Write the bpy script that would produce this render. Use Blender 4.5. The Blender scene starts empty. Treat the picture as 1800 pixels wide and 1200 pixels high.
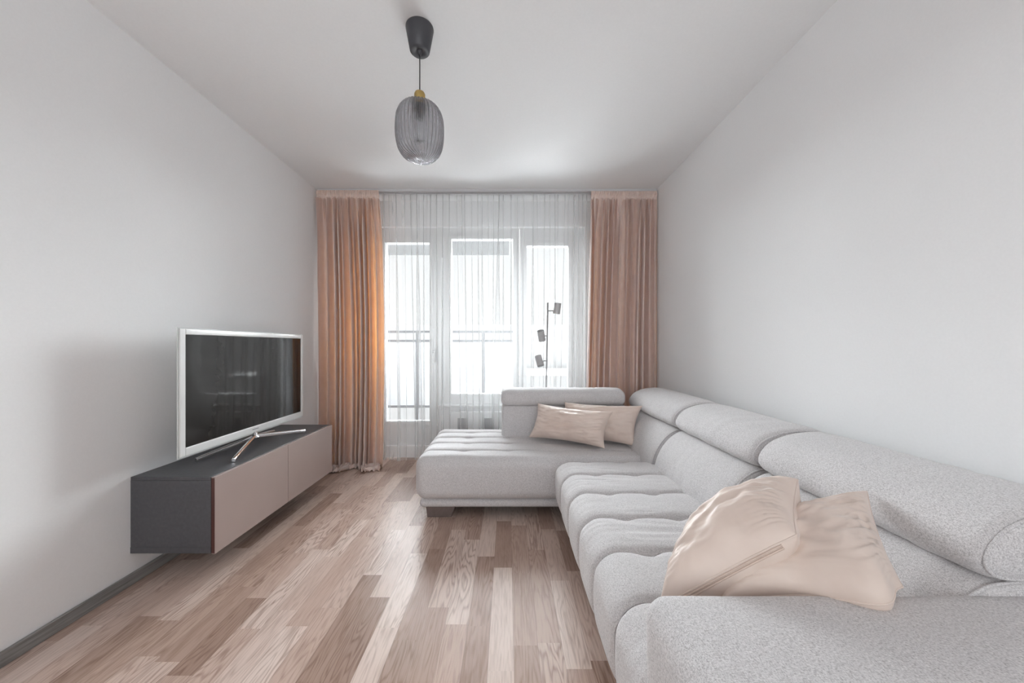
import bpy, bmesh, math, random
from mathutils import Vector, Matrix, noise
C = bpy.context.scene.collection
S = bpy.context.scene
random.seed(7)
PI = math.pi

# ------------------------------------------------------------------ camera, world, light
cam_d = bpy.data.cameras.new('camera'); cam = bpy.data.objects.new('camera', cam_d); C.objects.link(cam)
cam.location = (0, 0, 1.187); cam.rotation_euler = (PI / 2, 0, 0)
cam_d.sensor_width = 36; cam_d.lens = 12.7; cam_d.shift_x = 8 / 1800; cam_d.shift_y = 8 / 1800
cam_d.clip_start = 0.05
S.camera = cam
S.view_settings.view_transform = 'Standard'; S.view_settings.look = 'None'
S.view_settings.exposure = 0.05; S.view_settings.gamma = 1.0; S.view_settings.use_curve_mapping = False
w = bpy.data.worlds.new('world'); S.world = w; w.use_nodes = True
w.node_tree.nodes['Background'].inputs[0].default_value = (0.97, 0.985, 1.0, 1)
w.node_tree.nodes['Background'].inputs[1].default_value = 1.22
try:
    S.cycles.max_bounces = 12; S.cycles.diffuse_bounces = 6; S.cycles.transparent_max_bounces = 24
    S.cycles.transmission_bounces = 8; S.cycles.caustics_refractive = False; S.cycles.caustics_reflective = False
    S.cycles.sample_clamp_indirect = 6
except Exception:
    pass

def area(name, loc, rot, sx, sy, power, col=(1, 1, 1)):
    l = bpy.data.lights.new(name, 'AREA'); l.shape = 'RECTANGLE'; l.size = sx; l.size_y = sy
    l.energy = power; l.color = col
    o = bpy.data.objects.new(name, l); C.objects.link(o); o.location = loc; o.rotation_euler = rot
    return o
# wide soft sky light entering by the balcony windows
sl = bpy.data.lights.new('overcast_sky', 'SUN'); sl.energy = 108.0; sl.angle = math.radians(138); sl.color = (0.925, 0.972, 1.0)
so = bpy.data.objects.new('overcast_sky', sl); C.objects.link(so); so.rotation_euler = (math.radians(-73), 0, math.radians(-4))
# added area lamp behind the camera to fill the room, no known source
rw = area('rear_fill_light', (-0.2, -2.52, 1.55), (math.radians(90), 0, 0), 2.9, 1.9, 20, (0.91, 0.965, 1.0))

rw.data.spread = math.radians(120)

# ------------------------------------------------------------------ nodes
class NT:
    def __init__(s, name):
        s.m = bpy.data.materials.new(name); s.m.use_nodes = True
        s.t = s.m.node_tree; s.n = s.t.nodes; s.l = s.t.links
        s.b = s.n['Principled BSDF']; s.out = s.n['Material Output']
    def put(s, sock, v):
        if isinstance(v, bpy.types.NodeSocket): s.l.new(v, sock)
        elif v is not None: sock.default_value = v
    def math(s, op, a, b=None, c=None, clamp=False):
        n = s.n.new('ShaderNodeMath'); n.operation = op; n.use_clamp = clamp
        for i, v in enumerate((a, b, c)): s.put(n.inputs[i], v)
        return n.outputs[0]
    def coord(s, kind='Object'):
        return s.n.new('ShaderNodeTexCoord').outputs[kind]
    def sep(s, v):
        n = s.n.new('ShaderNodeSeparateXYZ'); s.l.new(v, n.inputs[0]); return n.outputs
    def comb(s, x, y, z=0.0):
        n = s.n.new('ShaderNodeCombineXYZ')
        for i, v in enumerate((x, y, z)): s.put(n.inputs[i], v)
        return n.outputs[0]
    def noise(s, vec, scale=5, detail=3, rough=0.5, dist=0.0):
        n = s.n.new('ShaderNodeTexNoise'); s.put(n.inputs['Vector'], vec)
        n.inputs['Scale'].default_value = scale; n.inputs['Detail'].default_value = detail
        n.inputs['Roughness'].default_value = rough; n.inputs['Distortion'].default_value = dist
        return n.outputs['Fac']
    def white(s, vec):
        n = s.n.new('ShaderNodeTexWhiteNoise'); n.noise_dimensions = '3D'; s.put(n.inputs['Vector'], vec)
        return n.outputs['Value']
    def ramp(s, f, stops, interp='LINEAR'):
        n = s.n.new('ShaderNodeValToRGB'); n.color_ramp.interpolation = interp; s.put(n.inputs[0], f)
        e = n.color_ramp.elements
        while len(e) < len(stops): e.new(0.5)
        for i, (p, c) in enumerate(stops):
            e[i].position = p; e[i].color = (*c, 1) if len(c) == 3 else c
        return n.outputs[0]
    def mix(s, f, a, b, mode='MIX'):
        n = s.n.new('ShaderNodeMix'); n.data_type = 'RGBA'; n.blend_type = mode
        s.put(n.inputs['Factor'], f)
        for k, v in ((6, a), (7, b)):
            s.put(n.inputs[k], (*v, 1) if isinstance(v, tuple) and len(v) == 3 else v)
        return n.outputs[2]
    def bump(s, h, strength=0.3, dist=0.002):
        n = s.n.new('ShaderNodeBump'); n.inputs['Strength'].default_value = strength
        n.inputs['Distance'].default_value = dist; s.l.new(h, n.inputs['Height'])
        s.l.new(n.outputs[0], s.b.inputs['Normal']); return n.outputs[0]
    def set(s, **k):
        for a, v in k.items():
            sock = s.b.inputs[a.replace('_', ' ')]
            if isinstance(v, tuple) and len(v) == 3: v = (*v, 1)
            s.put(sock, v)
        return s
    def shader(s, kind, **k):
        n = s.n.new('ShaderNodeBsdf' + kind)
        for a, v in k.items():
            s.put(n.inputs[a], (*v, 1) if isinstance(v, tuple) and len(v) == 3 else v)
        return n.outputs[0]
    def mixsh(s, f, a, b):
        n = s.n.new('ShaderNodeMixShader'); s.put(n.inputs[0], f); s.l.new(a, n.inputs[1]); s.l.new(b, n.inputs[2])
        return n.outputs[0]
    def surf(s, sh): s.l.new(sh, s.out.inputs['Surface']); return s.m

def plain(name, col, rough=0.5, metal=0.0, var=0.04, scale=30, bump=0.0, coat=0.0, spec=0.5):
    k = NT(name); n = k.noise(k.coord(), scale, 3)
    lo = tuple(max(0, c * (1 - var)) for c in col); hi = tuple(min(1, c * (1 + var)) for c in col)
    k.set(Base_Color=k.ramp(n, [(0.3, lo), (0.7, hi)]), Roughness=rough, Metallic=metal)
    k.b.inputs['Coat Weight'].default_value = coat; k.b.inputs['Coat Roughness'].default_value = 0.15
    k.b.inputs['Specular IOR Level'].default_value = spec
    if bump: k.bump(n, bump, 0.001)
    return k.m
M = {}
M['wall'] = plain('white_wall_paint', (0.885, 0.885, 0.888), 0.85, var=0.01, scale=120, bump=0.08, spec=0.2)
M['ceiling'] = plain('white_ceiling_paint', (0.885, 0.885, 0.888), 0.9, var=0.01, scale=90, spec=0.2)
M['frame'] = plain('white_window_plastic', (0.70, 0.70, 0.70), 0.35, var=0.01)
M['rail'] = plain('grey_curtain_rail', (0.66, 0.66, 0.67), 0.4, var=0.02)
M['body'] = plain('black_brown_laminate', (0.080, 0.079, 0.086), 0.40, var=0.12, scale=60, spec=0.5)
M['edge'] = plain('dark_red_brown_edge', (0.07, 0.022, 0.018), 0.4)
M['door'] = plain('taupe_satin_lacquer', (0.37, 0.29, 0.27), 0.26, var=0.02, scale=4, spec=0.7)
M['tvwhite'] = plain('glossy_white_plastic', (0.74, 0.74, 0.73), 0.18, var=0.01, coat=0.5)
M['acrylic'] = plain('clear_acrylic_edge', (0.62, 0.63, 0.63), 0.08, var=0.02)
M['screen'] = plain('dark_glass_screen', (0.020, 0.018, 0.016), 0.05, var=0.02, spec=0.4)
M['chrome'] = plain('polished_chrome', (0.72, 0.72, 0.73), 0.12, metal=1.0, var=0.02)
M['mark'] = plain('grey_print', (0.25, 0.25, 0.26), 0.4)
M['steel'] = plain('grey_lamp_metal', (0.48, 0.48, 0.485), 0.45, metal=0.2, var=0.05)
M['lampin'] = plain('white_lamp_interior', (0.8, 0.8, 0.8), 0.5)
M['canopy'] = plain('charcoal_plastic', (0.052, 0.052, 0.060), 0.45, var=0.05)
M['gold'] = plain('brushed_brass', (0.45, 0.32, 0.12), 0.5, metal=0.8, var=0.1)
M['black'] = plain('black_plastic', (0.02, 0.02, 0.022), 0.4)
M['leg'] = plain('brown_grey_satin_leg', (0.20, 0.16, 0.15), 0.25, metal=0.3, var=0.1)
M['dark'] = plain('dark_underside_cloth', (0.03, 0.03, 0.03), 0.9)
M['concrete'] = plain('backlit_balcony_concrete', (0.05, 0.05, 0.05), 0.9, var=0.04, scale=8)  # base colour darkened to stand in for backlit shade on the balcony
M['railing'] = plain('backlit_railing_steel', (0.12, 0.12, 0.125), 0.7, var=0.04, spec=0.1)  # darkened likewise, so the rails read as backlit against the sky
M['frost'] = plain('frosted_balcony_panel', (0.46, 0.46, 0.47), 0.6, var=0.02)
M['facade'] = plain('pale_render_facade', (0.86, 0.86, 0.86), 0.9, var=0.02, scale=0.5)
M['grille'] = plain('grey_grille', (0.30, 0.30, 0.30), 0.6)
M['radiator'] = plain('white_enamel', (0.76, 0.76, 0.76), 0.35, var=0.01)

def floor_mat():
    k = NT('oak_strip_laminate'); k.coord()
    x, y, z = k.sep(k.coord())
    W = 0.0965
    fx = k.math('DIVIDE', k.math('SUBTRACT', x, 0.024), W)
    col = k.math('FLOOR', fx)
    r1 = k.white(k.comb(col, 3.3, 1.0)); r2 = k.white(k.comb(col, 9.1, 5.0))
    L = k.math('MULTIPLY_ADD', r2, 0.22, 0.40)
    fy = k.math('ADD', k.math('DIVIDE', y, L), k.math('MULTIPLY', r1, 13.0))
    # vary the joint positions
    row = k.math('FLOOR', fy)
    jit = k.math('MULTIPLY', k.white(k.comb(col, row, 4.0)), 0.35)
    frac = k.math('FRACT', fy)
    row = k.math('ADD', row, k.math('GREATER_THAN', k.math('SUBTRACT', frac, jit), 0.55))
    rnd = k.white(k.comb(col, row, 7.0)); rnd2 = k.white(k.comb(col, row, 2.0)); rnd3 = k.white(k.comb(row, col, 11.0))
    base = k.ramp(rnd, [(0.0, (0.36, 0.245, 0.195)), (0.22, (0.46, 0.33, 0.27)), (0.5, (0.56, 0.42, 0.355)),
                        (0.78, (0.65, 0.515, 0.45)), (1.0, (0.74, 0.615, 0.55))])
    ox = k.math('MULTIPLY', rnd2, 37.0); oy = k.math('MULTIPLY', rnd3, 91.0)
    # growth rings: contour lines of a slow noise stretched along the plank
    n1 = k.noise(k.comb(k.math('ADD', k.math('MULTIPLY', x, 9.0), ox), k.math('ADD', k.math('MULTIPLY', y, 1.0), oy)), 1.0, 3.0, 0.42)
    rings = k.math('MULTIPLY_ADD', k.math('SINE', k.math('MULTIPLY', n1, 150.0)), 0.5, 0.5)
    rings = k.math('POWER', rings, 2.4)
    n2 = k.noise(k.comb(k.math('ADD', k.math('MULTIPLY', x, 130.0), ox), k.math('ADD', k.math('MULTIPLY', y, 7.0), oy)), 1.0, 4.0, 0.6)
    pores = k.math('MULTIPLY', k.math('SUBTRACT', n2, 0.5), 1.7)
    n3 = k.noise(k.comb(k.math('ADD', k.math('MULTIPLY', x, 14.0), ox), k.math('ADD', k.math('MULTIPLY', y, 2.5), oy)), 1.0, 2.0, 0.5)
    amt = k.math('MULTIPLY', rings, k.math('MULTIPLY_ADD', rnd3, 0.50, 0.12))
    f = k.math('ADD', k.math('ADD', amt, k.math('MULTIPLY', pores, 0.85)), k.math('MULTIPLY', k.math('SUBTRACT', n3, 0.5), 0.6), None)
    f = k.math('ADD', f, 0.06, clamp=True)
    dark = k.mix(1.0, base, (0.46, 0.375, 0.33), 'MULTIPLY')
    c = k.mix(f, base, dark)
    # joints
    gx = k.math('ABSOLUTE', k.math('SUBTRACT', k.math('FRACT', fx), 0.5))
    jx = k.math('GREATER_THAN', gx, 0.491)
    c = k.mix(k.math('MULTIPLY', jx, 0.35), c, (0.12, 0.08, 0.065))
    k.set(Base_Color=c, Roughness=k.math('MULTIPLY_ADD', n2, 0.12, 0.29))
    k.b.inputs['Specular IOR Level'].default_value = 0.24
    k.bump(k.math('SUBTRACT', n2, k.math('MULTIPLY', jx, 0.5)), 0.10, 0.0008)
    return k.m
M['floor'] = floor_mat()

def baseboard_mat():
    k = NT('grey_oak_skirting'); x, y, z = k.sep(k.coord())
    n = k.noise(k.comb(k.math('MULTIPLY', x, 60.0), k.math('MULTIPLY', y, 4.0), k.math('MULTIPLY', z, 90.0)), 1.0, 4, 0.6)
    k.set(Base_Color=k.ramp(n, [(0.3, (0.16, 0.155, 0.15)), (0.7, (0.36, 0.35, 0.34))]), Roughness=0.45)
    return k.m
M['skirting'] = baseboard_mat()

def sofa_mat():
    k = NT('light_grey_melange_weave'); co = k.coord()
    x, y, z = k.sep(co)
    n = k.noise(co, 420, 4, 0.65)
    s1 = k.noise(k.comb(k.math('MULTIPLY', x, 160.0), k.math('MULTIPLY', y, 620.0), k.math('MULTIPLY', z, 620.0)), 1.0, 2, 0.5)
    s2 = k.noise(k.comb(k.math('MULTIPLY', x, 620.0), k.math('MULTIPLY', y, 160.0), k.math('MULTIPLY', z, 200.0)), 1.0, 2, 0.5)
    mm = k.math('ADD', k.math('MULTIPLY', n, 0.4), k.math('MULTIPLY', k.math('ADD', s1, s2), 0.3))
    c = k.ramp(mm, [(0.36, (0.33, 0.31, 0.315)), (0.5, (0.63, 0.61, 0.613)), (0.64, (0.84, 0.82, 0.822))])
    k.set(Base_Color=c, Roughness=0.92, Sheen_Weight=0.25, Sheen_Roughness=0.5)
    k.b.inputs['Specular IOR Level'].default_value = 0.2
    k.bump(mm, 0.55, 0.0022)
    return k.m
M['sofa'] = sofa_mat()
M['seam'] = plain('grey_seam_thread', (0.20, 0.19, 0.19), 0.9, var=0.1, scale=300)

def pillow_mat():
    k = NT('cream_satin_velvet'); co = k.coord()
    n = k.noise(co, 9, 4, 0.55)
    c = k.ramp(n, [(0.3, (0.70, 0.575, 0.505)), (0.7, (0.76, 0.64, 0.57))])
    k.set(Base_Color=c, Roughness=0.5, Sheen_Weight=0.35, Sheen_Roughness=0.35)
    k.b.inputs['Specular IOR Level'].default_value = 0.35
    k.bump(k.noise(co, 260, 2), 0.12, 0.0006)
    return k.m
M['pillow'] = pillow_mat()
M['zip'] = plain('cream_zipper_tape', (0.62, 0.49, 0.42), 0.5)

def curtain_mat():
    k = NT('dusty_pink_blackout_satin'); co = k.coord()
    n = k.noise(co, 14, 3)
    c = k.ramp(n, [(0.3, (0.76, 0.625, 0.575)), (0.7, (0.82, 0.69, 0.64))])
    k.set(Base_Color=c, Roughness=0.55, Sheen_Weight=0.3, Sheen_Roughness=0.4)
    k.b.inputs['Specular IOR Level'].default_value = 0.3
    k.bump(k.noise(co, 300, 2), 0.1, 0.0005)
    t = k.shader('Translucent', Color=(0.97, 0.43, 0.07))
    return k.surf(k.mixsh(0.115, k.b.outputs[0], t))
M['curtain'] = curtain_mat()

def sheer_mat():
    k = NT('white_voile'); co = k.coord(); x, y, z = k.sep(co)
    n = k.noise(k.comb(k.math('MULTIPLY', x, 90.0), k.math('MULTIPLY', y, 90.0), k.math('MULTIPLY', z, 2.0)), 1.0, 2)
    d = k.shader('Diffuse', Color=(0.74, 0.74, 0.74)); t = k.shader('Translucent', Color=(0.85, 0.85, 0.85))
    a = k.mixsh(0.004, d, t)
    tr = k.shader('Transparent', Color=(1.0, 1.0, 1.0))
    # threads have depth: the weave closes up where the cloth is seen edge-on
    g = k.n.new('ShaderNodeNewGeometry'); dp = k.n.new('ShaderNodeVectorMath'); dp.operation = 'DOT_PRODUCT'
    k.l.new(g.outputs['Normal'], dp.inputs[0]); k.l.new(g.outputs['Incoming'], dp.inputs[1])
    c = k.math('MAXIMUM', k.math('ABSOLUTE', dp.outputs['Value']), 0.06)
    clear = k.math('POWER', k.math('MULTIPLY_ADD', n, -0.08, 0.80), k.math('DIVIDE', 1.0, c))
    return k.surf(k.mixsh(k.math('SUBTRACT', 1.0, clear), tr, a))
M['sheer'] = sheer_mat()

def glass_mat(name, tint, gloss=0.08):
    k = NT(name)
    tr = k.shader('Transparent', Color=tint); g = k.shader('Glossy', Color=(1, 1, 1), Roughness=0.02)
    f = k.n.new('ShaderNodeFresnel'); f.inputs[0].default_value = 1.45
    n = k.noise(k.coord(), 2.0, 1); ff = k.math('MULTIPLY', f.outputs[0], k.math('MULTIPLY_ADD', n, 0.05, 0.9))
    return k.surf(k.mixsh(ff, tr, g))
M['glass'] = glass_mat('clear_window_glass', (0.97, 0.98, 0.98))

def smoke_mat():
    k = NT('smoked_ribbed_glass')
    n = k.noise(k.coord(), 12, 2)
    c = k.ramp(n, [(0.0, (0.87, 0.87, 0.885)), (1.0, (0.91, 0.91, 0.92))])
    g = k.shader('Glass', Roughness=0.02, IOR=1.42); k.l.new(c, g.node.inputs['Color'])
    tr = k.shader('Transparent', Color=(0.86, 0.86, 0.87))
    return k.surf(k.mixsh(0.35, g, tr))
M['smoke'] = smoke_mat()
M['bulb'] = plain('frosted_bulb_glass', (0.62, 0.62, 0.64), 0.2, var=0.02)

# ------------------------------------------------------------------ mesh helpers
def link(name, verts, faces, mat, parent=None, smooth=True, loc=(0, 0, 0), clean=False):
    me = bpy.data.meshes.new(name); me.from_pydata([tuple(v) for v in verts], [], faces); me.update()
    bm = bmesh.new(); bm.from_mesh(me)
    if clean: bmesh.ops.remove_doubles(bm, verts=bm.verts, dist=1e-5)
    bmesh.ops.recalc_face_normals(bm, faces=bm.faces)
    bm.to_mesh(me); bm.free()
    if smooth:
        me.polygons.foreach_set('use_smooth', [True] * len(me.polygons))
    me.materials.append(M[mat] if isinstance(mat, str) else mat)
    o = bpy.data.objects.new(name, me); C.objects.link(o); o.location = loc
    if parent is not None: o.parent = parent; o.matrix_parent_inverse = Matrix.Translation(-Vector(parent.location)) if parent.type == 'EMPTY' else Matrix()
    return o
def tag(o, label=None, cat=None, group=None, kind=None):
    if label: o['label'] = label
    if cat: o['category'] = cat
    if group: o['group'] = group
    if kind: o['kind'] = kind
    return o
def empty(name, loc, label, cat, group=None):
    o = bpy.data.objects.new(name, None); C.objects.link(o); o.location = loc; o.empty_display_size = 0.1
    return tag(o, label, cat, group)

class MB:
    def __init__(s): s.v = []; s.f = []
    def add(s, v, f):
        b = len(s.v); s.v += [tuple(p) for p in v]; s.f += [tuple(i + b for i in q) for q in f]; return s
    def box(s, x0, x1, y0, y1, z0, z1):
        return s.add([(x0, y0, z0), (x1, y0, z0), (x1, y1, z0), (x0, y1, z0), (x0, y0, z1), (x1, y0, z1), (x1, y1, z1), (x0, y1, z1)],
                     [(0, 3, 2, 1), (4, 5, 6, 7), (0, 1, 5, 4), (1, 2, 6, 5), (2, 3, 7, 6), (3, 0, 4, 7)])
    def tube(s, pts, r, n=10, closed=False, caps=True, flat=1.0):
        pts = [Vector(p) for p in pts]; N = len(pts); up = None; v = []
        for i, p in enumerate(pts):
            a = pts[(i - 1) % N] if (closed or i > 0) else p
            b = pts[(i + 1) % N] if (closed or i < N - 1) else p
            t = (b - a).normalized()
            if up is None:
                up = Vector((0, 0, 1)) if abs(t.z) < 0.9 else Vector((1, 0, 0))
            up = (up - t * up.dot(t)).normalized(); sd = t.cross(up)
            rr = r[i] if isinstance(r, (list, tuple)) else r
            for j in range(n):
                an = 2 * PI * j / n
                v.append(p + sd * math.cos(an) * rr + up * math.sin(an) * rr * flat)
        f = []
        for i in range(N if closed else N - 1):
            for j in range(n):
                i2 = (i + 1) % N
                f.append((i * n + j, i * n + (j + 1) % n, i2 * n + (j + 1) % n, i2 * n + j))
        if not closed and caps:
            f.append(tuple(range(n))[::-1]); f.append(tuple((N - 1) * n + j for j in range(n)))
        return s.add(v, f)
    def lathe(s, prof, n=32, mat=None):
        v = []; f = []
        for r, z in prof:
            for j in range(n):
                a = 2 * PI * j / n; v.append(Vector((r * math.cos(a), r * math.sin(a), z)))
        for i in range(len(prof) - 1):
            for j in range(n):
                f.append((i * n + j, i * n + (j + 1) % n, (i + 1) * n + (j + 1) % n, (i + 1) * n + j))
        if mat is not None: v = [mat @ p for p in v]
        return s.add(v, f)
    def build(s, name, mat, parent=None, smooth=False, bevel=0.0, seg=2, clean=False):
        o = link(name, s.v, s.f, mat, parent, smooth, clean=clean)
        if bevel:
            m = o.modifiers.new('bevel', 'BEVEL'); m.width = bevel; m.segments = seg; m.limit_method = 'ANGLE'
            o.data.polygons.foreach_set('use_smooth', [True] * len(o.data.polygons))
            wn = o.modifiers.new('wn', 'WEIGHTED_NORMAL'); wn.keep_sharp = True
        return o
def box(name, mat, x0, x1, y0, y1, z0, z1, parent=None, bevel=0.0, seg=2):
    return MB().box(x0, x1, y0, y1, z0, z1).build(name, mat, parent, bevel=bevel, seg=seg)

def rproj(p, lo, hi, r):
    q = [min(max(p[a], lo[a] + r[a]), hi[a] - r[a]) for a in range(3)]
    n = Vector([(p[a] - q[a]) / r[a] for a in range(3)]).normalized()
    return Vector([q[a] + n[a] * r[a] for a in range(3)]), n
def rbox(x0, x1, y0, y1, z0, z1, r, step, fn=None):
    """closed box with rounded edges, laid out on a lattice; fn(p, n) -> p shapes it"""
    if not isinstance(r, tuple): r = (r, r, r)
    lo = (x0, y0, z0); hi = (x1, y1, z1)
    N = [max(2, int(round((hi[a] - lo[a]) / step))) for a in range(3)]
    idx = {}; V = []; F = []
    def vid(i, j, k):
        key = (i, j, k)
        if key in idx: return idx[key]
        p = [lo[a] + (hi[a] - lo[a]) * key[a] / N[a] for a in range(3)]
        q = [min(max(p[a], lo[a] + r[a]), hi[a] - r[a]) for a in range(3)]
        d = Vector([(p[a] - q[a]) / r[a] for a in range(3)]); n = d.normalized()
        P = Vector([q[a] + n[a] * r[a] for a in range(3)])
        if fn: P = fn(P, n)
        idx[key] = len(V); V.append(P); return idx[key]
    for a in range(3):
        b, c = (a + 1) % 3, (a + 2) % 3
        for side in (0, N[a]):
            for i in range(N[b]):
                for j in range(N[c]):
                    q = []
                    for di, dj in ((0, 0), (1, 0), (1, 1), (0, 1)):
                        key = [0, 0, 0]; key[a] = side; key[b] = i + di; key[c] = j + dj
                        q.append(vid(*key))
                    F.append(tuple(q if side else q[::-1]))
    return V, F

def catmull(pts, n, closed=True):
    P = [Vector(p) for p in pts]; out = []; L = len(P)
    for i in range(L if closed else L - 1):
        p0, p1, p2, p3 = (P[(i - 1) % L], P[i], P[(i + 1) % L], P[(i + 2) % L]) if closed else (P[max(i - 1, 0)], P[i], P[i + 1], P[min(i + 2, L - 1)])
        for j in range(n):
            t = j / n
            out.append(0.5 * ((2 * p1) + (p2 - p0) * t + (2 * p0 - 5 * p1 + 4 * p2 - p3) * t * t + (3 * p1 - p0 - 3 * p2 + p3) * t ** 3))
    if not closed: out.append(P[-1])
    return out

def sweep(prof, s0, s1, r, mp, step=0.02, wob=0.0, seed=0.0):
    """profile (a, b) pushed along s with rounded ends; mp(a, s, b) -> point"""
    n = len(prof); cx = sum(p[0] for p in prof) / n; cy = sum(p[1] for p in prof) / n
    area2 = sum(prof[i][0] * prof[(i + 1) % n][1] - prof[(i + 1) % n][0] * prof[i][1] for i in range(n))
    sg = 1 if area2 > 0 else -1
    nor = []
    for i in range(n):
        t = (prof[(i + 1) % n] - prof[i - 1]).normalized(); nor.append(Vector((t[1], -t[0])) * sg)
    rings = []
    K = 6
    def end(sgn, base):
        return [(base - sgn * r * (1 - math.sin(PI / 2 * k / K)), r * (1 - math.cos(PI / 2 * (1 - k / K)))) for k in range(K + 1)]
    a = [(s0 + r - r * math.cos(PI / 2 * k / K), r * (1 - math.sin(PI / 2 * k / K))) for k in range(K + 1)]
    m = max(2, int((s1 - s0 - 2 * r) / step))
    mid = [(s0 + r + (s1 - s0 - 2 * r) * k / m, 0.0) for k in range(1, m)]
    b = [(s1 + s0 - s, ins) for s, ins in a[::-1]]
    rings = a + mid + b
    V = []; F = []
    for s, ins in rings:
        e = min(s - s0, s1 - s) / (s1 - s0)
        puff = wob * (1 - (1 - min(1, e * 5)) ** 2)
        for i in range(n):
            o = -ins + puff
            if wob:
                o += 0.004 * noise.noise(Vector((prof[i][0] * 9 + seed, s * 22, prof[i][1] * 9))) * min(1, e * 8)
            q = prof[i] + nor[i] * o
            V.append(mp(q[0], s, q[1]))
    for k in range(len(rings) - 1):
        for i in range(n):
            F.append((k * n + i, k * n + (i + 1) % n, (k + 1) * n + (i + 1) % n, (k + 1) * n + i))
    for k, s in ((0, s0), (len(rings) - 1, s1)):
        V.append(mp(cx, s, cy)); c = len(V) - 1
        for i in range(n):
            F.append((k * n + i, k * n + (i + 1) % n, c))
    def ring(s, ins):
        return [mp(*(lambda q: (q[0], s, q[1]))(prof[i] - nor[i] * ins)) for i in range(n)]
    return V, F, ring

# ------------------------------------------------------------------ the room
XL, XR, YB, YR, H = -1.878, 1.474, 3.85, -2.6, 2.73
def struct(o): o['kind'] = 'structure'; return o
struct(box('floor', 'floor', XL - 0.1, XR + 0.1, YR - 0.1, YB + 0.1, -0.1, 0))
struct(box('ceiling', 'ceiling', XL - 0.1, XR + 0.1, YR - 0.1, YB + 0.25, H, H + 0.1))
struct(box('wall_left', 'wall', XL - 0.1, XL, YR - 0.1, YB + 0.25, 0, H))
struct(box('wall_right', 'wall', XR, XR + 0.1, YR - 0.1, YB + 0.25, 0, H))
wb = MB()
OX0, OX1, OZ1 = -1.80, 0.825, 2.46
wb.box(XL, OX0, YB, YB + 0.25, 0, H); wb.box(OX1, XR, YB, YB + 0.25, 0, H)
wb.box(OX0, OX1, YB, YB + 0.25, OZ1, H); wb.box(OX0, -0.72, YB, YB + 0.25, 0, 0.12); wb.box(-0.72, OX1, YB, YB + 0.25, 0, 0.56)
struct(wb.build('wall_back', 'wall'))
wr = MB()
wr.box(XL, XR, YR - 0.1, YR, 0, 0.55); wr.box(XL, XR, YR - 0.1, YR, 2.55, H)
wr.box(XL, -1.7, YR - 0.1, YR, 0.55, 2.55); wr.box(1.3, XR, YR - 0.1, YR, 0.55, 2.55)  # unseen opening, added to let extra light in
struct(wr.build('wall_rear', 'wall'))
bb = MB(); bb.box(XL, XL + 0.014, YR, 1.15, 0, 0.057); bb.box(XL, XL + 0.014, 1.152, YB, 0, 0.057)
bbo = struct(bb.build('baseboard_left', 'skirting', bevel=0.004))
bbo = struct(MB().box(XR - 0.014, XR, YR, YB, 0, 0.057).build('baseboard_right', 'skirting', bevel=0.004))

def framed(name, x0, x1, z0, z1, gx0, gx1, gz0, gz1, y0=3.90, y1=3.97, label=None):
    m = MB()
    m.box(x0, gx0, y0, y1, z0, z1); m.box(gx1, x1, y0, y1, z0, z1)
    m.box(gx0, gx1, y0, y1, z0, gz0); m.box(gx0, gx1, y0, y1, gz1, z1)
    # raised sash step around the glass
    e = 0.035
    m2 = MB(); y2 = y0 - 0.014
    m2.box(gx0 - e, gx0, y2, y0, gz0 - e, gz1 + e); m2.box(gx1, gx1 + e, y2, y0, gz0 - e, gz1 + e)
    m2.box(gx0, gx1, y2, y0, gz0 - e, gz0); m2.box(gx0, gx1, y2, y0, gz1, gz1 + e)
    o = struct(m.build(name, 'frame')); s = m2.build('sash', 'frame', o)
    g = MB().box(gx0 - 0.004, gx1 + 0.004, y0 + 0.03, y0 + 0.04, gz0 - 0.004, gz1 + 0.004).build('glass_pane', 'glass', o)
    return o
framed('unseen_sidelight', -1.80, -1.405, 0.12, 2.46, -1.60, -1.50, 0.375, 2.34)  # guessed pane hidden by the curtain, narrowed to shape its orange glow
d1 = framed('door_1', -1.40, -0.745, 0.12, 2.46, -1.315, -0.838, 0.375, 2.30)
hm = MB(); hm.box(-0.80, -0.775, 3.868, 3.887, 1.02, 1.16); hm.box(-0.80, -0.78, 3.835, 3.868, 1.11, 1.13); hm.box(-0.80, -0.78, 3.835, 3.85, 1.00, 1.13)
hm.build('door_handle', 'frame', d1, bevel=0.004)
struct(box('trim_1', 'frame', -0.742, -0.705, 3.885, 3.99, 0.12, 2.46))
framed('window_2', -0.70, 0.130, 0.56, 2.46, -0.606, 0.061, 0.672, 2.34)
framed('window_3', 0.135, 0.825, 0.56, 2.46, 0.206, 0.655, 0.69, 2.266)
struct(box('trim_2', 'frame', -0.735, 0.85, 3.80, 3.90, 0.545, 0.567, bevel=0.005))

# radiator panel under the sill, seen through the sheer
rad = empty('radiator', (-0.15, 3.79, 0.16), 'white panel radiator with grey grilles below the window sill, seen through the sheer curtain', 'radiator')
box('radiator_panel', 'radiator', -0.60, 0.45, 3.775, 3.83, 0.20, 0.50, rad, bevel=0.008)
for gx in (-0.52, -0.255, 0.02, 0.24):
    g = MB()
    g.box(gx, gx + 0.10, 3.770, 3.7752, 0.30, 0.435)
    g.build('grille', 'grille', rad)
for gx in (-0.5, 0.35):
    box('bracket', 'radiator', gx, gx + 0.03, 3.78, 3.83, 0.0, 0.21, rad)

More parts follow.
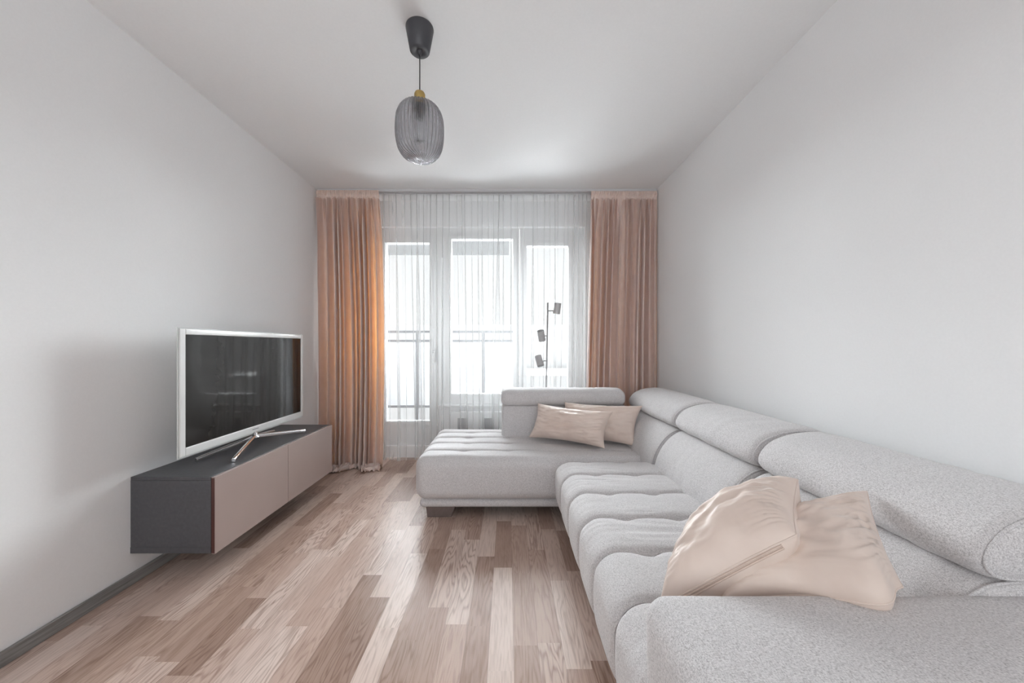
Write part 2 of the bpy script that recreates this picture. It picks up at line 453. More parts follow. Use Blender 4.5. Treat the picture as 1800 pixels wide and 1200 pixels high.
# ------------------------------------------------------------------ outside
struct(box('balcony_floor', 'concrete', -3.4, 0.03, 4.10, 5.1, -0.1, 0.10))
struct(box('balcony_slab', 'concrete', -3.4, 0.02, 4.10, 5.02, 2.45, 2.68))
rl = empty('balcony_railing', (-1.5, 5.0, 0.10), 'grey steel balcony railing with frosted panels outside the balcony door', 'railing')
for z in (1.384, 1.258, 0.352):
    MB().box(-3.3, 0.12, 4.985, 5.015, z - 0.016, z + 0.016).build('rail', 'railing', rl)
for px in (-3.2, -2.22, -1.245, -0.33, 0.10):
    MB().box(px - 0.02, px + 0.02, 4.98, 5.02, 0.10, 1.39).build('post', 'railing', rl)
for a, b in ((-3.18, -2.24), (-2.20, -1.265), (-1.225, -0.35), (-0.31, 0.08)):
    MB().box(a, b, 4.995, 5.005, 0.37, 1.24).build('panel', 'frost', rl)
bd = empty('building', (4, 30, -8), 'pale flat-roofed building far beyond the balcony, seen through the right window', 'building')
box('wall_block', 'facade', -30, 26, 30, 40, -9, 2.75, bd)
box('roof_edge', 'facade', -30.3, 26.3, 29.7, 40.3, 2.75, 2.95, bd)
box('lower_wing', 'facade', -6, 14, 22, 29, -9, -0.6, bd)

# ------------------------------------------------------------------ curtains
rail = empty('curtain_rail', (-0.2, 3.59, 2.73), 'thin grey double curtain rail fixed along the ceiling', 'curtain rail')
box('track', 'rail', XL + 0.01, XR - 0.01, 3.545, 3.575, 2.708, 2.73, rail, bevel=0.003)
box('track', 'rail', XL + 0.01, XR - 0.01, 3.615, 3.640, 2.708, 2.73, rail, bevel=0.003)

def curtain(name, label, xt0, xt1, xb0, xb1, y0, ztop, zbot, nf, seed, puddle=0.0, amp=0.058, group=None, edge=None, lap=0.015):
    rnd = random.Random(seed)
    cols = 560; 
    ph = [rnd.uniform(0, 2 * PI) for _ in range(8)]
    cuts = sorted(rnd.uniform(0, 1) for _ in range(nf - 1))
    # fold phase as a smooth increasing function with uneven spacing
    wts = [rnd.uniform(0.45, 1.7) for _ in range(nf)]; tot = sum(wts); acc = [0]
    for q in wts: acc.append(acc[-1] + q / tot)
    am = [rnd.uniform(0.6, 1.25) for _ in range(nf + 1)]
    def fold(u):
        for i in range(nf):
            if u <= acc[i + 1] or i == nf - 1:
                t = (u - acc[i]) / (acc[i + 1] - acc[i]); return i + t, am[i] * (1 - t) + am[i + 1] * t
    rows = [ztop - 0.001, ztop - 0.012, ztop - 0.024, ztop - 0.036, ztop - 0.046, ztop - 0.054, ztop - 0.060, ztop - 0.066, ztop - 0.074, ztop - 0.085, ztop - 0.10, ztop - 0.13]
    z = ztop - 0.16
    while z > zbot + 0.30: rows.append(z); z -= 0.05
    while z > zbot + 0.02: rows.append(z); z -= 0.02
    rows.append(zbot + 0.008)
    V = []; nr = 0
    prows = 26 if puddle else 0
    for ri in range(len(rows) + prows):
        pud = ri >= len(rows)
        zz = rows[min(ri, len(rows) - 1)]
        d = (ztop - zz) / (ztop - zbot)
        t = (ri - len(rows) + 1) / prows if pud else 0
        for c in range(cols + 1):
            u = c / cols
            e = edge(d) if edge else 0
            xa = xt0 + (xb0 - xt0) * d ** 1.2; xb = xt1 + (xb1 - xt1) * d ** 1.2 + e
            uu = u + 0.030 * math.sin(3.1 * d + ph[0]) * math.sin(PI * u) + 0.010 * math.sin(9 * u + 2.6 * d + ph[4]) * math.sin(PI * u)
            k, a = fold(min(max(uu, 0), 1))
            big = math.sin(2 * PI * k + 0.5 * math.sin(2 * PI * k + ph[1])) * a
            small = math.sin(2 * PI * k * 2.3 + ph[2] + 2 * d) * 0.55 + math.sin(2 * PI * k * 4.1 + ph[3] - 1.5 * d) * 0.34
            gather = math.sin(2 * PI * uu * nf * 2.6 + ph[5]) + 0.5 * math.sin(2 * PI * uu * nf * 4.3 + ph[6])
            hd = (ztop - zz)
            blend = min(1, max(0, (hd - 0.05) / 0.38)); blend = blend * blend * (3 - 2 * blend)
            y = y0 - amp * ((0.35 + 0.65 * blend) * big + (1 - blend * 0.45) * small * 0.55) - 0.0075 * gather * (1 - blend) ** 0.7
            x = xa + (xb - xa) * u + lap * math.sin(2 * PI * k + 0.5 * math.sin(2 * PI * k + ph[1]) + 1.35) * blend * a
            if hd < 0.075:   # gathered heading tape
                puff = math.sin(PI * min(1, hd / 0.058))
                ru = math.sin(2 * PI * uu * nf * 2.7 + ph[7] + hd * 40) * 0.5 + noise.noise(Vector((u * 90, hd * 60, seed))) 
                y = y0 - 0.004 - 0.011 * puff * (1 + 1.2 * ru) - (amp * 0.35 * big) * max(0, (hd - 0.055) / 0.02) * 0.5
                x += 0.004 * noise.noise(Vector((u * 60, hd * 50, seed + 5)))
            y += 0.006 * noise.noise(Vector((x * 14, zz * 3, seed))) * min(1, hd * 3)
            z2 = zz
            if pud: y = y0 + (y - y0) * (1 - 0.8 * t ** 0.6)
            if d > 0.86 and puddle:
                q = (d - 0.86) / 0.14
                y -= 0.02 * q * q * (1 + noise.noise(Vector((x * 6, 1, seed))))
                x += 0.012 * q * noise.noise(Vector((x * 9, zz * 9, seed)))
                y += 0.02 * q * noise.noise(Vector((x * 8, zz * 11, seed + 3)))
            if pud:
                fold2 = noise.noise(Vector((x * 7, 3.3, seed)))
                reach = puddle * (0.85 + 1.1 * fold2)
                fl = noise.noise(Vector((x * 10, t * 3, seed + 9)))
                y -= reach * (t - 0.35 * max(0, t - 0.75) / 0.25 * 0.5)
                z2 = 0.006 + min(1, t * 4) * (abs(0.062 * math.sin(PI * (t * 1.9 + 1.1 * fl + 0.1))) * (1 - 0.6 * t) + 0.010 * abs(noise.noise(Vector((x * 22, t * 5, seed)))))
                x += 0.03 * fl * t + (u - 0.5) * 0.02 * t
            x = max(XL + 0.006, min(XR - 0.006, x))
            V.append(Vector((x, y, z2)))
        nr += 1
    F = []
    W = cols + 1
    for r in range(nr - 1):
        for c in range(cols): F.append((r * W + c, r * W + c + 1, (r + 1) * W + c + 1, (r + 1) * W + c))
    o = link(name, V, F, 'curtain')
    return tag(o, label, 'curtain', group)
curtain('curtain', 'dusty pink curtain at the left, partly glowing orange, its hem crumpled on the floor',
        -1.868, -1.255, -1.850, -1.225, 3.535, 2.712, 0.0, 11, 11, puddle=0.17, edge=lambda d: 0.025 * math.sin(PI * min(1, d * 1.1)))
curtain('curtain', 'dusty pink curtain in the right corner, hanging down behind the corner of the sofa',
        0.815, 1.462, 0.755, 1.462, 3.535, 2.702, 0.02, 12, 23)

# sheer: flat runs with narrow overlapped pleats
def sheer():
    D = 3.63
    X = lambda px: (px - 892) * D / 635
    pl = [(676, 678, 2), (684, 686, 1), (697, 704, 3), (712, 716, .7), (722, 732, 1.5), (733, 740, 5), (745, 746, 2), (757, 758, 2), (768, 770, 2), (779, 778, 3), (790, 792, 1.5),
          (803, 811, 1.5), (812, 818, 1), (817, 822, 2), (829, 833, 1.8), (840, 844, 2), (847, 850, 2.5), (858, 862, 1), (868, 866, 2), (877, 872, 6), (885, 884, 2), (899, 897, 2), (909, 912, 2),
          (920, 918, 1.5), (937, 935, 3.5), (944, 950, 1), (957, 954, 1.5), (966, 968, 1), (975.5, 975, 2.6), (981, 978, 1.2), (993, 982, 1.5), (999, 996, 1), (1008, 1007, 2), (1017, 1014, 3), (1024, 1022, 1.5), (1031, 1030, 2)]
    x0, x1 = -1.27, 0.86
    rows = [2.7075, 2.70, 2.69, 2.68, 2.66]; z = 2.62
    while z > 0.35: rows.append(z); z -= 0.06
    while z > 0.055: rows.append(z); z -= 0.02
    rows.append(0.05)
    # columns: base samples plus dense samples at pleats
    cols = []   # (x param, pleat index, phase)
    seg = []
    n = 0; px = x0
    marks = sorted((X(a), X(b), w) for a, b, w in pl)
    cur = x0
    for a, b, w in marks:
        k = max(1, int((a - cur) / 0.012))
        for i in range(k): cols.append(('f', cur + (a - cur) * (i + 0.5) / k, a, b, w, 0))
        for i in range(13): cols.append(('p', a, a, b, w, i / 12))
        cur = a
    k = int((x1 - cur) / 0.012)
    for i in range(k + 1): cols.append(('f', cur + (x1 - cur) * i / k, cur, cur, 1, 0))
    shift_pts = [(x0, x0)] + [(a, b) for a, b, w in marks] + [(x1, x1)]
    def warp(x, d):
        for i in range(len(shift_pts) - 1):
            if x <= shift_pts[i + 1][0]:
                t = (x - shift_pts[i][0]) / max(1e-6, shift_pts[i + 1][0] - shift_pts[i][0])
                s = (shift_pts[i][1] - shift_pts[i][0]) * (1 - t) + (shift_pts[i + 1][1] - shift_pts[i + 1][0]) * t
                return x + s * d
        return x
    V = []
    for z in rows:
        d = (2.712 - z) / 2.66
        for kind, x, a, b, w, ph in cols:
            xx = warp(x, d)
            y = D + 0.010 * noise.noise(Vector((x * 9, z * 0.4, 2))) + 0.006 * math.sin(x * 60 + 3 * math.sin(x * 7))
            if kind == 'p':
                g = min(1, max(0.15, (2.712 - z) * 0.9)) * (0.9 + 0.7 * d * (w > 1.2)) * (1 + 0.25 * noise.noise(Vector((x * 13, z * 1.5, 8))))
                g *= 0.35 if w <= 1.2 else (0.7 if w < 1.9 else 1.0)
                wd = w * 0.0031 * g
                # an S-shaped lap: forward, back over itself, forward
                xx += wd * (math.sin(2 * PI * ph) * 1.1) - 0.0 
                y -= 0.006 + 0.018 * math.sin(PI * ph) * (0.6 + 0.15 * w) * (0.25 if w <= 1.2 else 1.0)
                y += 0.004 * math.cos(2 * PI * ph)
            if z < 0.35:
                q = (0.35 - z) / 0.3
                y -= q * 0.045 * (noise.noise(Vector((x * 5.0, z * 2, 4))) + 0.2); xx += q * 0.015 * noise.noise(Vector((x * 6, z * 5, 14)))
            zz = z + (0.018 * noise.noise(Vector((x * 4, 0, 6))) * (z < 0.1))
            V.append(Vector((xx, y, zz)))
    W = len(cols); F = []
    for r in range(len(rows) - 1):
        for c in range(W - 1): F.append((r * W + c, r * W + c + 1, (r + 1) * W + c + 1, (r + 1) * W + c))
    return tag(link('sheer_curtain', V, F, 'sheer'), 'translucent white sheer curtain hanging in fine folds across the windows between the pink curtains', 'curtain')
sheer()

# ------------------------------------------------------------------ television cabinet
cab = empty('television_cabinet', (-1.66, 2.4, 0.155), 'long dark wall-hung cabinet with two glossy taupe doors under the television', 'cabinet')
y0, y1, zb, zt = 1.80, 3.00, 0.155, 0.535
box('top_panel', 'body', XL, -1.478, y0, y1, zt - 0.018, zt, cab, bevel=0.0015)
mb = MB(); mb.box(XL, -1.478, y0, y0 + 0.016, zb, zt - 0.0185); mb.box(XL, -1.478, y1 - 0.016, y1, zb, zt - 0.0185)
mb.box(XL, -1.478, y0 + 0.016, y1 - 0.016, zb, zb + 0.016); mb.box(XL, XL + 0.01, y0 + 0.016, y1 - 0.016, zb + 0.016, zt - 0.0185)
mb.box(XL + 0.01, -1.478, 2.392, 2.408, zb + 0.016, zt - 0.0185)
mb.build('body', 'body', cab)
tagb = box('end_trim', 'body', XL, -1.478, y0 - 0.0015, y0, zb, zb + 0.03, cab)
for a, b in ((y0, 2.398), (2.402, y1)):
    dm = box('door', 'door', -1.4755, -1.4565, a, b, zb - 0.004, zt - 0.002, cab, bevel=0.001)
    if a == y0:
        box('door_edge', 'edge', -1.475, -1.459, a - 0.0006, a + 0.0001, zb, zt - 0.006, dm)

# ------------------------------------------------------------------ television
tv = empty('television', (-1.66, 2.36, 0.535), 'large flat television with a white frame and dark screen standing on the dark cabinet', 'television')
def ring_yz(xa, xb, oy0, oy1, oz0, oz1, iy0, iy1, iz0, iz1):
    m = MB()
    m.box(xa, xb, oy0, iy0, oz0, oz1); m.box(xa, xb, iy1, oy1, oz0, oz1); m.box(xa, xb, iy0, iy1, oz0, iz0); m.box(xa, xb, iy0, iy1, iz1, oz1)
    return m
T0, T1, Z0, Z1 = 1.812, 2.918, 0.617, 1.281
ring_yz(-1.664, -1.648, T0 + 0.006, T1 - 0.006, Z0 + 0.006, Z1 - 0.006, 1.851, 2.889, 0.665, 1.246).build('frame', 'tvwhite', tv, bevel=0.003)
ring_yz(-1.659, -1.653, T0, T1, Z0, Z1, T0 + 0.006, T1 - 0.006, Z0 + 0.006, Z1 - 0.006).build('frame_edge', 'acrylic', tv)
box('screen', 'screen', -1.658, -1.654, 1.850, 2.890, 0.664, 1.247, tv)
box('back_cover', 'tvwhite', -1.676, -1.6642, T0 + 0.03, T1 - 0.03, Z0 + 0.03, Z1 - 0.03, tv, bevel=0.008)
box('logo', 'mark', -1.6478, -1.6472, 2.335, 2.392, 0.643, 0.649, tv)
stand = MB()
stand.lathe([(0.0, 0.0), (0.026, 0.0), (0.026, 0.012), (0.015, 0.02), (0.013, 0.045), (0.0, 0.045)], 20, Matrix.Translation((-1.652, 2.36, 0.584)))
stn = stand.build('stand_neck', 'chrome', tv, smooth=True)
for dx, dy in ((0.115, -0.335), (0.125, 0.365), (-0.10, -0.33), (-0.10, 0.35)):
    m = MB(); pts = []; N = 14
    c = Vector((-1.652, 2.36, 0.0))
    v = []; L = Vector((dx, dy, 0)); side = Vector((-dy, dx, 0)).normalized()
    for i in range(N + 1):
        t = i / N; p = c + L * t; z = 0.535 + 0.052 * (1 - t) ** 0.9 + 0.0125
        hw = 0.013 * (1 - 0.25 * t); hh = 0.011
        for a, b in ((-1, -1), (1, -1), (1, 0.4), (0.45, 1), (-0.45, 1), (-1, 0.4)):
            v.append(p + side * hw * a + Vector((0, 0, z + hh * b)))
    f = [tuple(range(6))[::-1], tuple(N * 6 + j for j in range(6))]
    for i in range(N):
        for j in range(6): f.append((i * 6 + j, i * 6 + (j + 1) % 6, (i + 1) * 6 + (j + 1) % 6, (i + 1) * 6 + j))
    m.add(v, f).build('leg', 'chrome', tv, bevel=0.002)

# ------------------------------------------------------------------ pendant lamp
pc = Vector((-0.426, 1.755, H))
pen = empty('pendant_lamp', pc, 'ribbed smoked glass pendant lamp hanging from a charcoal ceiling cup', 'pendant lamp')
def at(p): return Matrix.Translation(p)
MB().lathe([(0.0, 0.0), (0.066, 0.0), (0.0665, -0.006), (0.047, -0.112), (0.042, -0.117), (0.018, -0.113), (0.014, -0.108), (0.010, -0.120), (0.006, -0.130), (0.0, -0.130)], 48, at(pc)).build('ceiling_cup', 'canopy', pen, smooth=True)
MB().tube([pc + Vector((0, 0, -0.125)), pc + Vector((0, 0, -0.309))], 0.0028, 8).build('cord', 'black', pen, smooth=True)
MB().lathe([(0.0, -0.308), (0.014, -0.308), (0.022, -0.313), (0.026, -0.322), (0.026, -0.374), (0.0, -0.374)], 32, at(pc)).build('cap', 'gold', pen, smooth=True)
sk = MB().lathe([(0.0, -0.374), (0.032, -0.376), (0.034, -0.400), (0.022, -0.408), (0.022, -0.44), (0.0, -0.44)], 28, at(pc)).build('socket', 'black', pen, smooth=True)
MB().lathe([(0.0, -0.44), (0.013, -0.442), (0.016, -0.46), (0.030, -0.495), (0.033, -0.515), (0.026, -0.54), (0.012, -0.553), (0.0, -0.556)], 28, at(pc)).build('bulb', 'glass', pen, smooth=True)
def shade():
    prof = catmull([(0.026, -0.368, 0), (0.050, -0.372, 0), (0.085, -0.390, 0), (0.107, -0.430, 0), (0.113, -0.485, 0), (0.111, -0.54, 0), (0.100, -0.59, 0), (0.075, -0.625, 0), (0.040, -0.640, 0), (0.006, -0.643, 0)], 7, closed=False)
    NR = 34; n = NR * 8; V = []
    for i, p in enumerate(prof):
        r, z = p[0], p[1]; t = i / (len(prof) - 1)
        tw = max(0, t - 0.62) ** 2 * 4.5
        for j in range(n):
            a = 2 * PI * j / n
            rib = 0.0075 * (abs(math.sin((a + 0) * NR / 2)) - 0.5) * min(1, r / 0.06)
            V.append(pc + Vector(((r + rib) * math.cos(a + tw), (r + rib) * math.sin(a + tw), z)))
    F = []
    for i in range(len(prof) - 1):
        for j in range(n): F.append((i * n + j, i * n + (j + 1) % n, (i + 1) * n + (j + 1) % n, (i + 1) * n + j))
    o = link('lamp_shade', V, F, 'smoke', pen)
    so = o.modifiers.new('solid', 'SOLIDIFY'); so.thickness = 0.003; so.offset = -1
    return o
shade()

# ------------------------------------------------------------------ floor lamp
fl = empty('floor_lamp', (0.372, 3.44, 0), 'grey metal floor lamp with three small spot heads standing behind the sofa', 'floor lamp')
LP = Vector((0.366, 3.44, 0))
MB().lathe([(0.0, 0.0), (0.11, 0.0), (0.11, 0.012), (0.10, 0.016), (0.0, 0.016)], 40, at(LP)).build('base', 'steel', fl, smooth=False, bevel=0.002)
MB().tube([LP + Vector((-0.012, 0, 0.012)), LP + Vector((0.018, 0, 1.60))], 0.0085, 14).build('pole', 'steel', fl, smooth=True)
def head(cx, cz, tilt, lean, armz, up, side):
    c = Vector((cx, 3.425, cz))
    R = Matrix.Translation(c) @ Matrix.Rotation(tilt, 4, 'Y') @ Matrix.Rotation(lean, 4, 'X')
    if not up: R = R @ Matrix.Rotation(PI, 4, 'X')
    h = MB().lathe([(0.0, -0.052), (0.031, -0.052), (0.034, -0.049), (0.034, 0.052), (0.0315, 0.052), (0.0315, 0.030)], 28, R).build('lamp_head', 'steel', fl, smooth=True)
    es = h.modifiers.new('es', 'EDGE_SPLIT'); es.split_angle = 0.7
    MB().lathe([(0.0315, 0.030), (0.0, 0.030)], 28, R).build('lens', 'lampin', h)
    px = 0.366 + (-0.012 + 0.030 * armz / 1.6)
    MB().tube([Vector((px, 3.44, armz)), Vector((cx - side * 0.030, 3.432, armz))], 0.006, 10).build('arm', 'steel', fl, smooth=True)
k = 3.43 / 635
head((979 - 892) * k, 1.187 + 66 * k, math.radians(7), 0.1, 1.187 + 62 * k, True, 1)
head((951.5 - 892) * k, 1.187 + 18 * k, math.radians(-13), 0.45, 1.187 + 18 * k, True, -1)
head((948 - 892) * k, 1.187 - 26 * k, math.radians(-14), -0.40, 1.187 - 26 * k, False, -1)

# ------------------------------------------------------------------ sofa
sofa = empty('corner_sofa', (0.4, 1.9, 0), 'large light grey L-shaped fabric corner sofa with tufted seats along the right wall', 'sofa')
def quilt(coord, other, seams, tufts, mids, wave, p, n, h=0.011, groove=0.009):
    """puffing between seams; coord runs across the seams, other along them"""
    # seam line bows between the tufts
    near_t = min(tufts, key=lambda q: abs(q - other)); sp = (tufts[1] - tufts[0]) if len(tufts) > 1 else 0.3
    bow = wave * (1 - math.exp(-((other - near_t) / (sp * 0.22)) ** 2))
    c = coord - bow
    below = max([s for s in seams if s <= c], default=seams[0] - 0.3); above = min([s for s in seams if s > c], default=seams[-1] + 0.3)
    t = (c - below) / (above - below); d = min(c - below, above - c)
    puff = h * (1 - abs(2 * t - 1) ** 4)
    g = -groove * math.exp(-(d / 0.009) ** 2)
    tf = 0
    for q in tufts:
        tf -= 0.013 * math.exp(-((other - q) ** 2 + (d * 1.3) ** 2) / 0.030 ** 2)
    return puff + g + tf
ms_seams = [0.79, 1.05, 1.31, 1.57, 1.835, 2.10, 2.36]
def seat_fn(p, n):
    wgt = max(0.0, n.z) + max(0.0, -n.x) * 0.55
    wgt = min(1.0, wgt)
    if p.z < 0.2: wgt *= max(0, (p.z - 0.13) / 0.07)
    q = quilt(p.y, p.x, ms_seams, [0.285, 0.51, 0.735, 0.96], None, 0.016, p, n)
    if n.z < 0.5: q = max(q, -0.009)
    wr = 0.0
    if n.z > 0.3:
        wr = 0.0035 * (1 - abs(2 * noise.noise(Vector((p.x * 5, p.y * 34, 1.5)))) * 1.6) * max(0, noise.noise(Vector((p.x * 3, p.y * 3, 7))) + 0.25)
    P = p + n * (q * wgt + wr)
    P.z += -0.010 * max(0, n.z) * math.exp(-((p.y - 2.4) / 0.15) ** 2)
    # side face leans: widest a little below the top edge
    if n.x < -0.2: P.x += (-0.014 * math.sin(PI * min(1, max(0, (p.z - 0.14) / 0.32))) ) * -n.x
    return P
V, F = rbox(0.325, 1.02, 0.80, 2.40, 0.14, 0.435, (0.085, 0.05, 0.085), 0.0085, seat_fn)
sc = link('seat_cushion', V, F, 'sofa', sofa)
def stitched(lo, hi, r, seams, tufts, wave, fn, parent, front=True):
    sp = tufts[1] - tufts[0]
    for s in seams:
        pts = []
        path = [(hi[0] - i * 0.008, hi[2]) for i in range(int((hi[0] - lo[0]) / 0.008) + 1)]
        path += [(lo[0], hi[2] - i * 0.008) for i in range(1, int((hi[2] - 0.17) / 0.008))]
        for x, z in path:
            xo = max(x, lo[0]); nt = min(tufts, key=lambda q: abs(q - xo))
            y = s + wave * (1 - math.exp(-((xo - nt) / (sp * 0.22)) ** 2))
            p, n = rproj((x, y, z), lo, hi, r)
            pts.append(fn(p, n) + n * 0.0008)
        MB().tube(pts, 0.0022, 6).build('seam', 'seam', parent, smooth=True)
stitched((0.325, 0.80, 0.14), (0.99, 2.40, 0.435), (0.085, 0.05, 0.085), ms_seams[1:-1], [0.285, 0.51, 0.735, 0.96], 0.016, seat_fn, sc)
ch_seams = [2.40, 2.605, 2.80, 2.97, 3.14, 3.31]
def chaise_fn(p, n):
    wgt = max(0.0, n.z) + max(0.0, -n.x) * 0.35
    wgt = min(1.0, wgt)
    if p.z < 0.2: wgt = 0
    q = quilt(p.y, p.x, ch_seams, [-0.63, -0.316, 0.0, 0.316, 0.63, 0.945], None, 0.014, p, n, h=0.009, groove=0.007) if p.y > 2.47 else \
        0.010 * (1 - min(1, abs(p.y - 2.50) / 0.1))
    P = p + n * (q * wgt)
    if n.y < -0.2:
        P.y -= 0.010 * math.sin(PI * min(1, max(0, (p.z - 0.14) / 0.30))) * -n.y
        P.y += 0.003 * math.exp(-(p.x / 0.004) ** 2) * -n.y
    P.z += 0.004 * noise.noise(Vector((p.x * 4, p.y * 10, 3)))  * max(0, n.z)
    return P
V, F = rbox(-0.625, 1.05, 2.425, 3.30, 0.14, 0.430, (0.075, 0.07, 0.07), 0.011, chaise_fn)
cc = link('chaise_cushion', V, F, 'sofa', sofa)
stitched((-0.625, 2.425, 0.14), (1.0, 3.30, 0.430), (0.075, 0.07, 0.07), ch_seams[1:-1], [-0.63, -0.316, 0.0, 0.316, 0.63, 0.945], 0.014, chaise_fn, cc)
# plinth rolls below the cushions
V, F = rbox(-0.605, 1.05, 2.47, 3.28, 0.078, 0.139, (0.03, 0.03, 0.029), 0.02)
link('base', V, F, 'sofa', sofa)
V, F = rbox(0.36, 1.42, 0.50, 2.46, 0.078, 0.139, (0.03, 0.03, 0.029), 0.03)
link('base', V, F, 'sofa', sofa)
box('underside', 'dark', -0.55, 1.0, 2.52, 3.24, 0.070, 0.080, sofa)
for lx, ly in ((-0.565, 2.50), (-0.565, 3.06), (0.50, 0.6), (1.1, 0.6), (1.1, 3.0)):
    m = MB(); a, b = lx, lx + 0.205
    m.add([(a, ly, 0.08), (b, ly, 0.08), (b, ly + 0.16, 0.08), (a, ly + 0.16, 0.08),
           (a + 0.008, ly + 0.006, 0), (b - 0.030, ly + 0.006, 0), (b - 0.030, ly + 0.13, 0), (a + 0.008, ly + 0.13, 0)],
          [(0, 1, 2, 3), (7, 6, 5, 4), (0, 4, 5, 1), (1, 5, 6, 2), (2, 6, 7, 3), (3, 7, 4, 0)])
    m.build('leg', 'leg', sofa, bevel=0.004)
# profiles of the wall run (x, z)
back_prof = catmull([(0.905, 0.36), (0.915, 0.455), (0.945, 0.535), (0.99, 0.600), (1.045, 0.645), (1.11, 0.663), (1.28, 0.665), (1.38, 0.64), (1.41, 0.52), (1.41, 0.36), (1.38, 0.16), (1.1, 0.16), (0.95, 0.2)], 8)
head_prof = catmull([(1.095, 0.668), (1.052, 0.690), (1.045, 0.725), (1.072, 0.770), (1.12, 0.803), (1.20, 0.825), (1.30, 0.828), (1.38, 0.805), (1.425, 0.76), (1.43, 0.70), (1.38, 0.668), (1.24, 0.666)], 8)
mpX = lambda a, s, b: Vector((a, s, b))
for i, (s0, s1) in enumerate(((0.79, 1.523), (1.533, 2.262), (2.272, 3.16))):
    V, F, ring = sweep(back_prof, s0, s1, 0.030, mpX, wob=0.006, seed=i * 5)
    b = link('backrest', V, F, 'sofa', sofa)
    MB().tube(ring(s0 + 0.012, 0.002), 0.0042, 6, closed=True).build('piping', 'sofa', b, smooth=True)
for i, (s0, s1) in enumerate(((0.785, 1.525), (1.533, 2.264), (2.274, 3.13))):
    V, F, ring = sweep(head_prof, s0, s1, 0.034, mpX, wob=0.006, seed=i * 7 + 2)
    b = link('headrest', V, F, 'sofa', sofa)
    MB().tube(ring(s0 + 0.010, 0.008), 0.0042, 6, closed=True).build('piping', 'sofa', b, smooth=True)
# chaise backrest (y, z)
cb_prof = catmull([(3.03, 0.40), (3.022, 0.48), (3.022, 0.58), (3.028, 0.66), (3.045, 0.688), (3.14, 0.69), (3.23, 0.685), (3.26, 0.66), (3.27, 0.5), (3.265, 0.40), (3.15, 0.38)], 8)
chp_prof = catmull([(3.04, 0.692), (3.002, 0.702), (2.985, 0.735), (2.992, 0.785), (3.03, 0.815), (3.10, 0.826), (3.18, 0.820), (3.25, 0.790), (3.27, 0.74), (3.25, 0.70), (3.15, 0.69)], 8)
mpY = lambda a, s, b: Vector((s, a, b))
V, F, ring = sweep(cb_prof, -0.05, 1.00, 0.03, mpY, wob=0.003, seed=20); b = link('backrest', V, F, 'sofa', sofa)
MB().tube(ring(-0.05 + 0.010, 0.004), 0.0035, 6, closed=True).build('piping', 'sofa', b, smooth=True)
V, F, ring = sweep(chp_prof, -0.055, 0.985, 0.045, mpY, wob=0.003, seed=24); b = link('headrest', V, F, 'sofa', sofa)
MB().tube(ring(-0.055 + 0.014, 0.012), 0.0035, 6, closed=True).build('piping', 'sofa', b, smooth=True)
# near armrest
def arm_fn(p, n):
    P = p.copy()
    if n.z > 0: P.z += n.z * (0.006 * noise.noise(Vector((p.x * 4, p.y * 5, 2))) + 0.012 * (1 - ((p.y - 0.63) / 0.22) ** 2))
    return P
V, F = rbox(0.305, 1.45, 0.42, 0.832, 0.08, 0.632, (0.05, 0.05, 0.05), 0.014, arm_fn)
ar = link('armrest', V, F, 'sofa', sofa)
MB().tube([(0.322, 0.797, 0.10), (0.322, 0.797, 0.55), (0.326, 0.795, 0.59), (0.338, 0.790, 0.612), (0.36, 0.785, 0.624)], 0.003, 6).build('piping', 'sofa', ar, smooth=True)

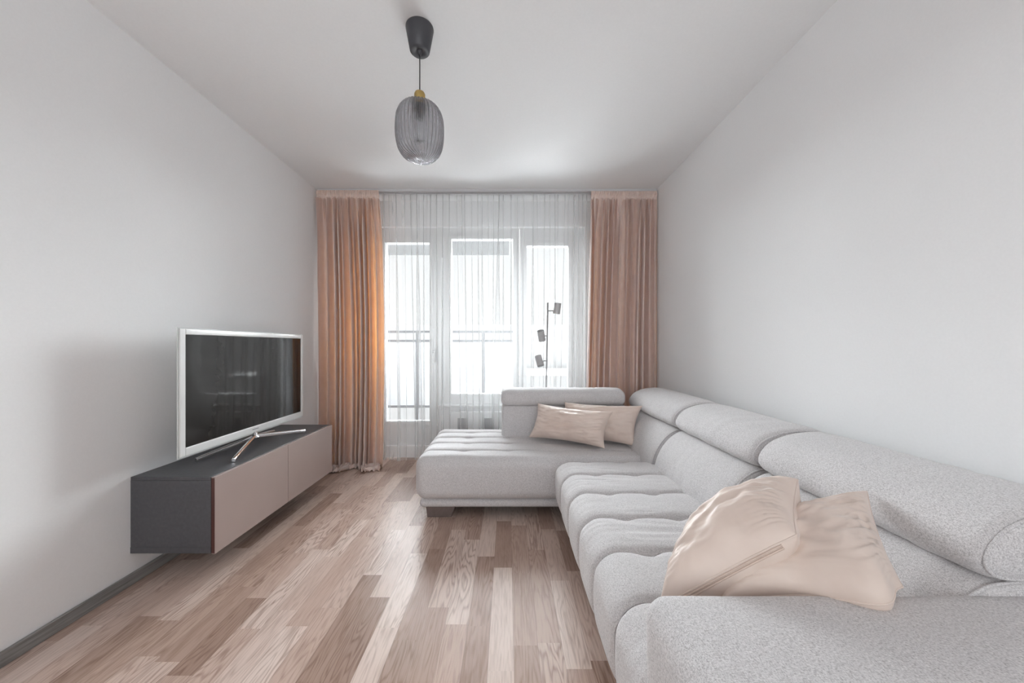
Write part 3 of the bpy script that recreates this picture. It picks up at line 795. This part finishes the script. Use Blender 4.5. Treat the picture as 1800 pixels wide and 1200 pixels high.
# ------------------------------------------------------------------ pillows
def pillow(label, TL, TR, BR, BL, T, seed, wr=1.0, group=None, zipper=False, sharp=0.42, grid=96, gath=1.0, sag=(0, 0, 0), pull=0.06, gf=13):
    TL, TR, BR, BL = map(Vector, (TL, TR, BR, BL))
    cen = (TL + TR + BR + BL) / 4
    N = ((TR - TL) + (BR - BL)).cross((TL - BL) + (TR - BR)).normalized()
    if N.y > 0 and N.z < 0.5: N = -N
    if N.z < 0 and abs(N.z) > 0.5: N = -N
    def pos(u, v):
        # outline pulled in between the corners
        uu = u * (1 - pull * (1 - v * v)); vv = v * (1 - pull * 1.2 * (1 - u * u))
        a, b = (uu + 1) / 2, (vv + 1) / 2
        return (BL * (1 - a) + BR * a) * (1 - b) + (TL * (1 - a) + TR * a) * b + Vector(sag) * math.exp(-((u - 0.45) / 0.40) ** 2) * max(0, (0.2 - v) / 1.2) * (1 - max(0, u) ** 6)
    V = []; F = []; G = grid
    def thick(u, v, sd):
        e = max(0, (1 - u * u) * (1 - v * v)); t = T * e ** sharp
        # gathers running in from the side seams
        eu = math.exp(-(1 - abs(u)) / 0.30) * min(1, (1 - abs(u)) * 14); ev = math.exp(-(1 - abs(v)) / 0.20) * min(1, (1 - abs(v)) * 14)
        q1 = noise.noise(Vector((u * 1.2 + sd * 9, v * gf + 2.5 * (1 - abs(u)), seed)))
        q2 = noise.noise(Vector((u * 6, v * 1.5 + sd * 5, seed + 4)))
        r1 = (0.5 - abs(q1) * 2.4); r2 = (0.5 - abs(q2) * 2.4)
        w = wr * (0.012 * gath * r1 * eu + 0.007 * r2 * ev) * (1 - v * v) ** 0.5 ** 1
        w += wr * 0.009 * (0.4 - abs(noise.noise(Vector((u * 1.7 + v * 1.5, v * 3.2 - u * 1.1, seed + 8 + sd)))) * 1.7) * e
        w += wr * 0.0035 * noise.noise(Vector((u * 6, v * 6, seed + 18 + sd))) * e ** 0.5
        return t + w * min(1, e * 6)
    ids = {}
    for sd in (1, -1):
        for i in range(G + 1):
            for j in range(G + 1):
                u = math.sin(PI / 2 * (2 * i / G - 1)); v = math.sin(PI / 2 * (2 * j / G - 1))
                edge = i in (0, G) or j in (0, G)
                key = (0 if edge else sd, i, j)
                if key in ids: continue
                P = pos(u, v)
                if not edge: P = P + N * sd * thick(u, v, sd)
                P = P + N * 0.006 * noise.noise(Vector((u * 3, v * 3, seed + 30)))
                ids[key] = len(V); V.append(P)
        for i in range(G):
            for j in range(G):
                q = []
                for di, dj in ((0, 0), (1, 0), (1, 1), (0, 1)):
                    a, b = i + di, j + dj; e = a in (0, G) or b in (0, G)
                    q.append(ids[(0 if e else sd, a, b)])
                F.append(tuple(q if sd > 0 else q[::-1]))
    V = [p - cen for p in V]
    o = link('cushion', V, F, 'pillow', loc=cen)
    tag(o, label, 'cushion', group)
    pts = []
    for i in range(61):
        u = -1 + 2 * i / 60; pts.append(pos(u, -1) - cen)
    for i in range(1, 61): pts.append(pos(1, -1 + 2 * i / 60) - cen)
    for i in range(1, 61): pts.append(pos(1 - 2 * i / 60, 1) - cen)
    for i in range(1, 60): pts.append(pos(-1, 1 - 2 * i / 60) - cen)
    MB().tube(pts, 0.0022, 6, closed=True).build('seam', 'pillow', o, smooth=True)
    if zipper:
        z = [pos(-0.86 + 1.62 * i / 40, -1) - cen - N * 0.006 for i in range(41)]
        z2 = [p - N * 0.007 for p in z]
        MB().tube(z, 0.0028, 6).tube(z2, 0.0028, 6).build('zipper', 'zip', o, smooth=True)
    return o
G1 = None
pillow('square cream cushion leaning on another beside the near armrest, its zip facing the camera',
       TL=(0.585, 1.10, 0.600), TR=(0.885, 1.10, 0.780), BR=(0.680, 0.85, 0.743), BL=(0.365, 0.865, 0.56), T=0.105, seed=3.3, wr=1.1, gath=0.9, zipper=True)
pillow('square cream cushion nearest the headrest, tipped over the edge of the near armrest',
       TL=(0.66, 1.06, 0.63), TR=(1.045, 1.05, 0.765), BR=(0.864, 0.79, 0.660), BL=(0.50, 0.85, 0.580), T=0.082, seed=8.1, wr=1.2, gath=1.3, sag=(0.0, -0.075, 0.018))
pillow('oblong cream cushion in front of its pair at the far corner of the sofa',
       TL=(0.248, 2.935, 0.722), TR=(0.767, 2.63, 0.708), BR=(0.690, 2.57, 0.462), BL=(0.175, 2.885, 0.462), T=0.115, seed=14.2, wr=2.0, gath=0.8, pull=0.10, gf=5)
pillow('oblong cream cushion behind its pair, tucked into the far corner of the sofa',
       TL=(0.469, 2.955, 0.727), TR=(1.035, 2.77, 0.728), BR=(0.930, 2.63, 0.462), BL=(0.39, 2.89, 0.462), T=0.10, seed=21.7, wr=2.0, gath=0.8, pull=0.10, gf=5)
